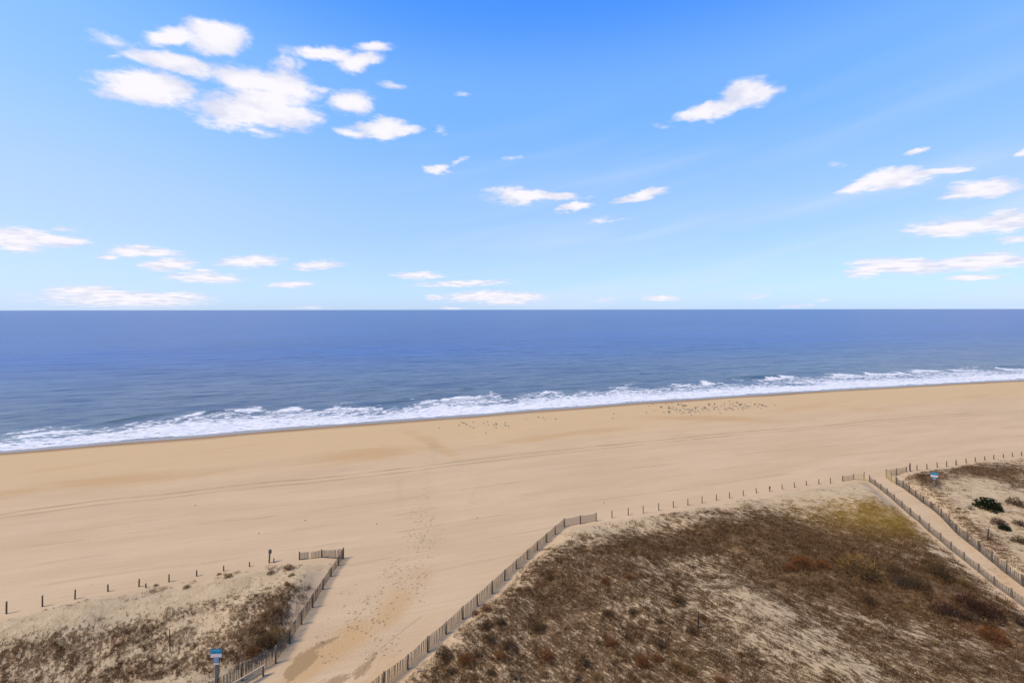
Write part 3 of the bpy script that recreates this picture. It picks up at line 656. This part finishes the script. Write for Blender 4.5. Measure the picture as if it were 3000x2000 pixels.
# signs
m_blue=plain('sign_blue',(.012,.20,.33),.5); m_white=plain('sign_white',(.58,.53,.48),.5); m_pale=plain('sign_pale_blue',(.15,.24,.34),.5)
m_edge=plain('sign_backing',(.045,.05,.05)); m_ink=plain('sign_ink',(.05,.06,.12)); m_pink=plain('sign_pink',(.6,.35,.36)); m_sp=woodmat('sign_post_wood',(.12,.105,.085),(.19,.17,.14))
def sign(px,yb,h,label,wid=.80,rz=0,extra=True,tilt=(0,0)):
    p=at(px,yb); r=empty('beach_sign',p,label,'sign',None,rz); r.rotation_euler=(tilt[0],tilt[1],rz)
    w2=wid/2; hb=.62*wid/.8
    link('post',meshof('post',lambda bm: bbox(bm,-.13,.13,.03,.13,-.5,h-.15,1,.01),m_sp),r)
    link('backing_board',meshof('backing_board',lambda bm: bbox(bm,-w2-.035,w2+.035,-.005,.028,h-hb-.04,h+.035,1,.004),m_edge),r)
    link('blue_panel',meshof('blue_panel',lambda bm: bbox(bm,-w2,w2,-.020,-.006,h-hb*.56,h),m_blue),r)
    link('white_panel',meshof('white_panel',lambda bm: bbox(bm,-w2,w2,-.020,-.006,h-hb,h-hb*.56-.002),m_white),r)
    def ink(bm):
        # small emblem and two lines of print that the photograph shows only as dark and pink smudges
        for (x0,x1,z0,z1) in ((-.24,-.08,-.30,-.255),(-.20,-.04,-.27,-.235),(.12,.26,-.30,-.265)): bbox(bm,x0*wid/.8,x1*wid/.8,-.026,-.022,h+z0*wid/.8,h+z1*wid/.8)
    link('emblem',meshof('emblem',ink,m_ink),r)
    def ln(bm):
        for k,(x0,x1) in enumerate(((-.30,.28),(-.26,.30),(-.22,.22))): bbox(bm,x0*wid/.8,x1*wid/.8,-.0255,-.0215,h-hb+.045+.06*k,h-hb+.062+.06*k)
    link('print_line',meshof('print_line',ln,m_pink),r)
    def tt(bm):
        bbox(bm,-.26*wid/.8,.26*wid/.8,-.0258,-.0218,h-.085,h-.06); 
    link('title_line',meshof('title_line',tt,plain('title_cyan',(.12,.38,.45))),r)
    link('lower_panel',meshof('lower_panel',lambda bm: bbox(bm,-.19*wid/.8,.19*wid/.8,-.03,-.008,h-hb-.36*wid/.8,h-hb-.045),m_pale),r)
    link('lower_backing',meshof('lower_backing',lambda bm: bbox(bm,-.22*wid/.8,.24*wid/.8,-.007,.026,h-hb-.40*wid/.8,h-hb-.042),m_edge),r)
    if extra: link('small_notice',meshof('small_notice',lambda bm: bbox(bm,-.19,.19,-.02,.028,h-hb-.57,h-hb-.43),m_white),r)
    return r
sign(632,2006,2.85,'blue and white sign on a broad grey post at the bottom left',.84,.06)
sign(2400+1318/3.92,1250+684/3.92,2.25,'small blue and white sign on a post on the right dune beyond the walkway',.92,-.45,False)
# sign seen from the back at the left dune's edge
p,h=ptop(787.5,1648,1609.4)
root=empty('sign_seen_from_behind',p,'grey sign plate seen from behind on a leaning wooden post at the left dune edge','sign'); root.rotation_euler=(0,.05,.1)
link('post',meshof('post',lambda bm: bbox(bm,-.07,.07,-.07,.07,-.5,h-.05,1,.01),m_post),root)
link('plate',meshof('plate',lambda bm: bbox(bm,-.18,.18,.071,.10,h-.5,h,1,.005),plain('plate_grey',(.19,.175,.15))),root)

# ------------------------------------------------------------------ shrubs, single tussocks
m_stem=woodmat('twig_bark',(.05,.035,.028),(.09,.062,.045))
def shrub_meshes(kind,seed):
    global rng
    keep=rng; rng=np.random.default_rng(seed)
    C0={'rust':((.22,.080,.018),(.13,.050,.018)),'dark':((.040,.024,.014),(.07,.042,.022)),'brown':((.12,.068,.026),(.075,.042,.018)),'gold':((.22,.125,.038),(.13,.072,.024)),'green':((.010,.018,.005),(.024,.030,.008)),'red':((.085,.032,.016),(.045,.020,.012))}[kind]
    N={'rust':420,'dark':300,'brown':420,'gold':380,'green':900,'red':420}[kind]
    # twig tips through a flattened, lumpy dome of unit width
    u=rng.uniform(-1,1,(N*3,3)); u=u[(np.linalg.norm(u,axis=1)<1)][:N]; u[:,2]=np.abs(u[:,2])
    lump=.72+.5*fbm(u[:,0]*2+seed,u[:,1]*2,3,seed)
    P0=u*np.array([.5,.5,.62])*lump[:,None]; n=len(P0)
    d=P0+rng.normal(0,.12,(n,3)); d[:,2]=np.abs(d[:,2])+(.28 if kind!='green' else .05); d/=np.linalg.norm(d,axis=1)[:,None]
    L=rng.uniform(.08,.24,n) if kind!='green' else rng.uniform(.05,.1,n)
    wd=.010 if kind=='dark' else .016
    if kind=='green': wd=.05
    co=[];cc=[]
    for r in range(3 if kind!='dark' else 2):
        dd_=d+rng.normal(0,.35,(n,3)); dd_/=np.linalg.norm(dd_,axis=1)[:,None]
        s_=np.cross(dd_,rng.normal(0,1,(n,3))); s_/=np.linalg.norm(s_,axis=1)[:,None]
        t=np.empty((n,3,3)); t[:,0]=P0-s_*wd*.5; t[:,1]=P0+s_*wd*.5; t[:,2]=P0+dd_*L[:,None]; co.append(t.reshape(-1,3))
        mix_=rng.uniform(0,1,(n,1)); c=(np.array(C0[0])*mix_+np.array(C0[1])*(1-mix_))*rng.uniform(.7,1.4,(n,1)); cc.append(np.repeat(c,3,0))
    co=np.vstack(co); cc=np.vstack(cc); tri=np.arange(len(co)).reshape(-1,3)
    o=trimesh('foliage_'+kind,co,tri,mgr,cc); me=o.data; bpy.data.objects.remove(o)
    # stems from the root out to the dome
    k=26; e=P0[rng.integers(0,n,k)]; b0=rng.normal(0,.03,(k,3)); b0[:,2]=-.05
    t=[];
    for i in range(k):
        for ax in ((1,0,0),(0,1,0)):
            s_=np.array(ax)*.012; m_=(b0[i]+e[i])/2+np.array([0,0,.05])
            t+=[b0[i]-s_,b0[i]+s_,m_+s_*.6, b0[i]-s_,m_+s_*.6,m_-s_*.6, m_-s_*.6,m_+s_*.6,e[i]]
    t=np.array(t); o=trimesh('stem_'+kind,t,np.arange(len(t)).reshape(-1,3),m_stem); ms_=o.data; bpy.data.objects.remove(o)
    rng=keep
    return me,ms_
SM={k:[shrub_meshes(k,s_) for s_ in (11,23)] for k in ('rust','dark','brown','gold','green','red')}
SG={'rust':'rust coloured shrubs on the dunes','dark':'dark bare twiggy shrubs on the dunes','brown':'brown shrubs on the dunes','gold':'golden grass tussocks on the dunes','green':'evergreen shrubs on the right dune','red':'dark red shrubs on the dunes'}
SN={'rust':'rust_shrub','dark':'bare_shrub','brown':'brown_shrub','gold':'grass_tussock','green':'evergreen_shrub','red':'red_shrub'}
def shrub(kind,px,py,wpx,label,hf=.8,dy=0):
    p=at(px,py); w_=wpx*(H-p.z)/(py-hz(px))*1.15
    r=empty(SN[kind],p,label,'grass' if kind=='gold' else 'shrub',SG[kind],random.uniform(0,6))
    me,ms_=random.choice(SM[kind])
    link('foliage',me,r,(0,0,-.02),(0,0,0),(w_,w_*random.uniform(.8,1.1),w_*hf*1.25)); link('stem',ms_,r,(0,0,0),(0,0,0),(w_,w_,w_*hf*1.25))
SH=[('rust',1421,1790,34,'bright rust shrub hugging the centre fence, the nearest rust one to its slats'),
('rust',1391,1800,22,'small rust shrub left of the bright rust one against the centre fence'),
('rust',1365,1942,40,'large rust shrub at the bottom, nearest of its kind to the lower centre fence'),
('rust',1461,1932,36,'rounded dull rust shrub one step right of the large rust one near the bottom'),
('brown',1486,1902,48,'wide brown shrub in the lower left part of the large dune'),
('brown',1573,1845,40,'brown shrub halfway up the large dune right of the fence'),
('rust',1600,1934,42,'two lobed rust shrub near the bottom between the brown and black ones'),
('brown',1423,1838,34,'brown shrub below the bright rust one at the fence'),
('brown',1461,1828,34,'brown shrub just right of the one below the bright rust shrub'),
('rust',1791,1890,30,'upright rust shrub left of the black twiggy clump in the lower middle'),
('brown',1610,1694,22,'small dark brown shrub in the upper left of the large dune'),
('brown',1430,1878,34,'brown shrub above the large rust one near the fence'),
('brown',1296,1925,54,'wide low brown shrub touching the lower centre fence'),
('rust',1770,1706,22,'small reddish mound in the upper middle of the large dune, left one of two'),
('rust',1842,1695,22,'small reddish mound in the upper middle of the large dune, right one of two'),
('dark',1397,1922,22,'black twiggy shrub between the large rust shrub and the dull rust one'),
('dark',1321,1974,26,'black twiggy shrub closest to the bottom of the centre fence'),
('dark',1507,1990,34,'black twiggy shrub at the bottom edge below the wide brown shrub'),
('dark',1714,1950,38,'tall black twiggy shrub at the bottom left of the two rust ones',),
('dark',1689,1992,26,'thin black twiggy shrub at the bottom edge under the tall black one'),
('brown',1433,1976,28,'brown shrub at the bottom between two black twiggy ones'),
('brown',1777,1800,26,'dark brown shrub left of the middle of the large dune'),
('rust',1879,1942,36,'bright rust shrub near the bottom centre, left of a pair'),
('rust',1923,1934,30,'rust shrub near the bottom centre, right of a pair'),
('rust',1898,1955,24,'low rust shrub trailing below the pair near the bottom centre'),
('dark',1859,1598,16,'lone dark twiggy plant on the pale upper left margin of the large dune'),
('dark',1834,1868,26,'black twiggy clump right of the upright rust shrub'),
('dark',1936,1896,42,'broad black twiggy shrub above the rust pair at bottom centre'),
('brown',2025,1852,30,'brown tussocky shrub just left of the lone dark stake'),
('rust',2056,1810,22,'small rusty shrub just right of the lone dark stake'),
('brown',1984,1764,38,'olive brown shrub upper left of the lone dark stake'),
('brown',1930,1824,24,'brown shrub left of the lone dark stake'),
('brown',1853,1797,30,'grey brown shrub in the centre left of the large dune'),
('brown',2169,1918,16,'tiny brown shrub at the margin of the bare streaked sand'),
('gold',2016,1970,36,'golden tussock near the bottom right of the rust pair'),
('gold',1977,1950,28,'pale golden tussock between the rust pair and the bare sand'),
('rust',2111,2000,30,'rusty shrub on the bottom edge beside the bare sand'),
('gold',1748,1992,30,'golden brown tussock at the bottom edge below the black shrubs'),
('rust',2354,1657,50,'long low orange mound in the middle right of the large dune'),
('rust',2318,1668,28,'small orange mound touching the left end of the long low one'),
('rust',2408,1662,36,'faded rust mound right of the long low orange one'),
('gold',2517,1680,90,'broad golden brown thicket left of the dark shrubs of the upper right dune'),
('dark',2555,1704,44,'dark twiggy shrub at the foot of the broad golden thicket'),
('brown',2619,1674,36,'dark brown shrub right of the broad golden thicket'),
('brown',2721,1656,38,'dark brown shrub near the walkway fence, upper one'),
('brown',2753,1688,70,'wide dark shrub close to the walkway fence'),
('dark',2640,1716,60,'black tangled shrub below the golden strip of the right part'),
('brown',2690,1722,60,'brown shrub merging right of the black tangled one'),
('brown',2545,1766,42,'dark brown shrub below the broad golden thicket'),
('red',2775,1800,64,'dark red brown shrub left of the biggest dark shrub'),
('red',2840,1775,62,'reddish shrub behind and between the two big dark ones'),
('red',2896,1808,76,'biggest blackish red shrub at the lower right near the walkway fence'),
('dark',2840,1815,50,'black twigs under the reddish shrub at lower right'),
('rust',2906,1872,60,'orange brown spreading shrub below the biggest dark red shrub'),
('dark',2988,1830,44,'black shrub cut by the right border'),
('gold',2826,1716,36,'olive golden tussock close under the walkway fence'),
('gold',2657,1788,22,'single pale tan tussock in the dark grass'),
('brown',2899,1838,34,'brown shrub between the dark red and the orange brown ones'),
('green',2897,1489,54,'dense dark green evergreen bush on pale sand of the right dune'),
('green',2942,1550,24,'smaller green bush with bare purple twigs right of the dark leaning post'),
('red',2925,1536,34,'purplish bare shrub behind the smaller green bush'),
('red',2990,1540,30,'purplish shrub cut by the right border beyond the walkway'),
('brown',2978,1480,40,'brown shrub right of the dense evergreen bush'),
('dark',2843,1492,18,'small dark tuft left of the dense evergreen bush'),
('brown',2808,1491,10,'tiny brown tuft farthest left on the bare sand of the right dune'),
('brown',2989,1590,36,'olive brown shrub at the right border above the walkway fences'),
('gold',792,1680,20,'tall golden tussock under the sign seen from behind'),
('gold',844,1668,26,'wind combed golden tussock right of the sign seen from behind'),
('gold',854,1687,16,'small golden tussock below the wind combed one'),
('gold',838,1712,16,'pale brown tussock on the slope of the left dune'),
('gold',668,1690,20,'brown tussock patch on the left dune crest right of the sixth post'),
('gold',545,1722,17,'brown tussock patch on the left dune crest between the stub and the next post'),
('gold',455,1716,12,'small brown tussock beside the short stub'),
('gold',640,1683,11,'small dark tussock behind the eighth marker post'),
('rust',739,1915,36,'orange rust shrub in front of the lower slatted fence on the left dune'),
('gold',800,1880,64,'tall golden brown reed clump leaning on the left dune fence'),
('brown',775,1890,52,'dark brown reed clump beside the tall golden one at the left dune fence'),
('dark',701,1878,20,'black bare twigs left of the reed clumps on the left dune'),
('dark',573,1892,16,'black bare twigs above the blue sign, right one'),
('dark',551,1890,14,'black bare twigs above the blue sign, left one'),
]
for a in SH:
    kind,px,py,wp,lab=a
    shrub(kind,px,py,wp,lab,{'gold':.62,'dark':.9,'rust':.66,'brown':.62,'green':.62,'red':.6}[kind])

# ------------------------------------------------------------------ shore birds
mb1=plain('bird_grey',(.16,.145,.13)); mb2=plain('bird_dark',(.035,.03,.028)); mb3=plain('bird_white',(.62,.60,.56))
def bird_me(back,belly):
    def b(bm):
        def ell(c,r,mi,seg=8):
            q_=bmesh.ops.create_uvsphere(bm,u_segments=seg,v_segments=6,radius=1)
            for v in q_['verts']:
                v.co=Vector((v.co.x*r[0]*(1-.25*v.co.x*(1 if mi==0 else 0)),v.co.y*r[1],v.co.z*r[2]))+Vector(c)
            for f in set(f for v in q_['verts'] for f in v.link_faces): f.material_index=mi; f.smooth=True
        ell((0,0,.20),(.22,.095,.085),0); ell((.03,0,.17),(.17,.08,.07),1); ell((.20,0,.31),(.065,.05,.052),1)
        bm2=[bm.verts.new(c) for c in ((.13,-.04,.2),(.13,.04,.2),(.19,.03,.31),(.19,-.03,.31),(.24,0,.28),(.33,0,.295),(-.12,-.06,.22),(-.12,.06,.22),(-.36,.03,.20),(-.36,-.03,.20),(-.34,0,.17))]
        for f,mi in (((0,1,2,3),1),((2,4,3),1),((3,4,5),0),((2,5,4),0),((6,7,8,9),0),((6,9,10),0),((7,10,8),0),((9,8,10),0)):
            bm.faces.new([bm2[k] for k in f]).material_index=mi
        for sy in (-.035,.035): bbox(bm,-.008,.008,sy-.008,sy+.008,-.01,.14,1,0,0)
    return meshof('gull',b,[back,belly])
bm_=[bird_me(mb1,mb3),bird_me(mb1,mb1),bird_me(mb2,mb1)]
BL=[]
R8=[(95,358),(222,362),(345,333),(452,284),(495,365),(568,303),(568,362),(580,340),(575,268),(590,288),(620,303),(640,278),(650,318),(683,297),(685,325),(690,350),(715,245),(728,320),(745,328),(733,345),(762,383),(780,355),(790,265),(825,260),(787,292),(808,373),(815,318),(850,300),(862,318),(868,352),(885,365),(895,325),(905,350),(912,402),(930,330),(932,307),(975,315),(980,294),(973,355),(1018,270),(1018,340),(1045,370),(1080,308),(1088,335),(1118,297),(1135,310),(1162,308),(1185,325),(1180,345),(1140,350),(1183,238),(1188,260),(1240,268),(1268,236),(1270,292),(1260,316),(1290,278),(1310,280),(1337,317),(1355,370),(1372,266),(1413,218),(1418,250),(1420,303),(1448,322),(1460,300),(1495,190),(1508,241),(1490,292),(1508,303),(1530,300),(1550,262),(1553,228),(1555,322),(1575,265),(1600,270),(1612,214),(1632,300),(1642,240),(1660,255),(1674,242),(1662,282),(1690,295),(1705,322),(1712,284),(1730,237),(1745,260),(1750,295),(1765,268),(1785,283),(1785,262),(1812,198),(1815,268),(1865,288),(1875,250),(1890,232),(1932,274),(1950,238),(1975,300),(1997,256),(2030,262),(2058,272),(2068,265),(2192,247),(268,262),(325,240),(528,232),(615,225),(758,230)]
B1=[(1850+x/5.227,1140+y/5.227,'flock') for x,y in R8]
B2=[(900+x/2.352,1050+y/2.352,'mid') for x,y in [(1045,462),(1063,443),(1078,448),(1096,458),(1122,471),(1145,480),(1140,442),(1213,450),(1237,438),(1245,459),(1227,517),(1283,462),(1297,452),(1301,458),(1299,480),(1362,445),(1362,464),(1384,468),(907,480),(1508,415),(1592,407),(1624,411),(1636,424),(1710,419),(2105,414),(2112,384)]]
big={(452,284),(715,245),(790,265),(825,260),(568,303),(568,362),(1268,236),(1118,297),(1612,214),(1674,242),(1660,255),(1997,256),(1183,238),(980,294)}
for k,(x,y,wh) in enumerate(B1+B2):
    p=at(x,y); dk = wh=='flock' and R8[k] in big
    o=bpy.data.objects.new('gull',bm_[2] if dk else bm_[int(random.random()<.6)]); C.objects.link(o)
    o.location=p+Vector((0,0,0)); o.rotation_euler=(0,0,random.uniform(0,6.28)); s_=random.uniform(.95,1.25)*(1.5 if dk else 1.05); o.scale=(s_,s_,s_)
    o['category']='bird'
    pos_=('left end','middle','right end')[0 if x<1990 else 1 if x<2130 else 2]
    yc=y-(1196-(x-1990)*.05); row=('seaward edge','centre line','landward edge')[0 if yc<-8 else 1 if yc<6 else 2]
    if dk: o['label']='larger dark gull in the %s of the big flock, on its %s'%(pos_,row); o['group']='dark gulls in the big flock, '+pos_+', '+row
    elif wh=='flock': o['label']='small grey gull in the %s of the big flock, on its %s'%(pos_,row); o['group']='grey gulls in the big flock, '+pos_+', '+row
    else:
        z_=('left clump','middle','right part')[0 if x<1500 else 1 if x<1650 else 2]
        o['label']='grey gull in the %s of the scattered birds left of the big flock'%z_; o['group']='scattered gulls, '+z_

# ------------------------------------------------------------------ plank and washed up clumps
a=at(1221,1969); b=at(1256,1951); d=b-a
o=bpy.data.objects.new('driftwood_plank',meshof('driftwood_plank',lambda bm: bbox(bm,0,d.length,-.07,.07,.02,.07,1,.01),m_rail)); C.objects.link(o)
o.location=a+Vector((0,0,.06)); o.rotation_euler=(0,.03,math.atan2(d.y,d.x)); o['label']='pale grey plank lying in the grass beside the lower centre fence'; o['category']='plank'
def clump(bm):
    q_=bmesh.ops.create_icosphere(bm,subdivisions=2,radius=1)
    for v in q_['verts']:
        k=1+.35*math.sin(5*v.co.x+2*v.co.y)+.25*math.cos(7*v.co.y+3*v.co.z)
        v.co=Vector((v.co.x*.20*k,v.co.y*.14*k,max(v.co.z,-.3)*.09*k))
cm_=meshof('weed_clump',clump,m_black)
for x,y,lab in ((893,1524,'small dark weed clump on the open beach above the short front of the left fence'),
                (1103,1534,'small dark weed clump on the beach between the two fence ends'),
                (757,1562,'tiny dark weed clump on the beach above the sign seen from behind'),
                (1397,1516,'small dark weed clump on the beach left of the centre fence end'),
                (1917,1364,'tiny dark clump on the beach, upper of two above the middle marker posts'),
                (1769,1472,'tiny dark clump on the beach just above the end of the centre fence'),
                (2132,1278,'tiny dark clump on the beach just below the vehicle tracks'),
                (571,1480,'tiny dark clump on the beach below the vehicle tracks at left')):
    o=bpy.data.objects.new('weed_clump',cm_); C.objects.link(o); o.location=at(x,y); o.scale=(.55,.55,.55); o.rotation_euler=(0,0,random.uniform(0,6)); o['label']=lab; o['category']='seaweed'; o['group']='dark clumps washed up on the beach'
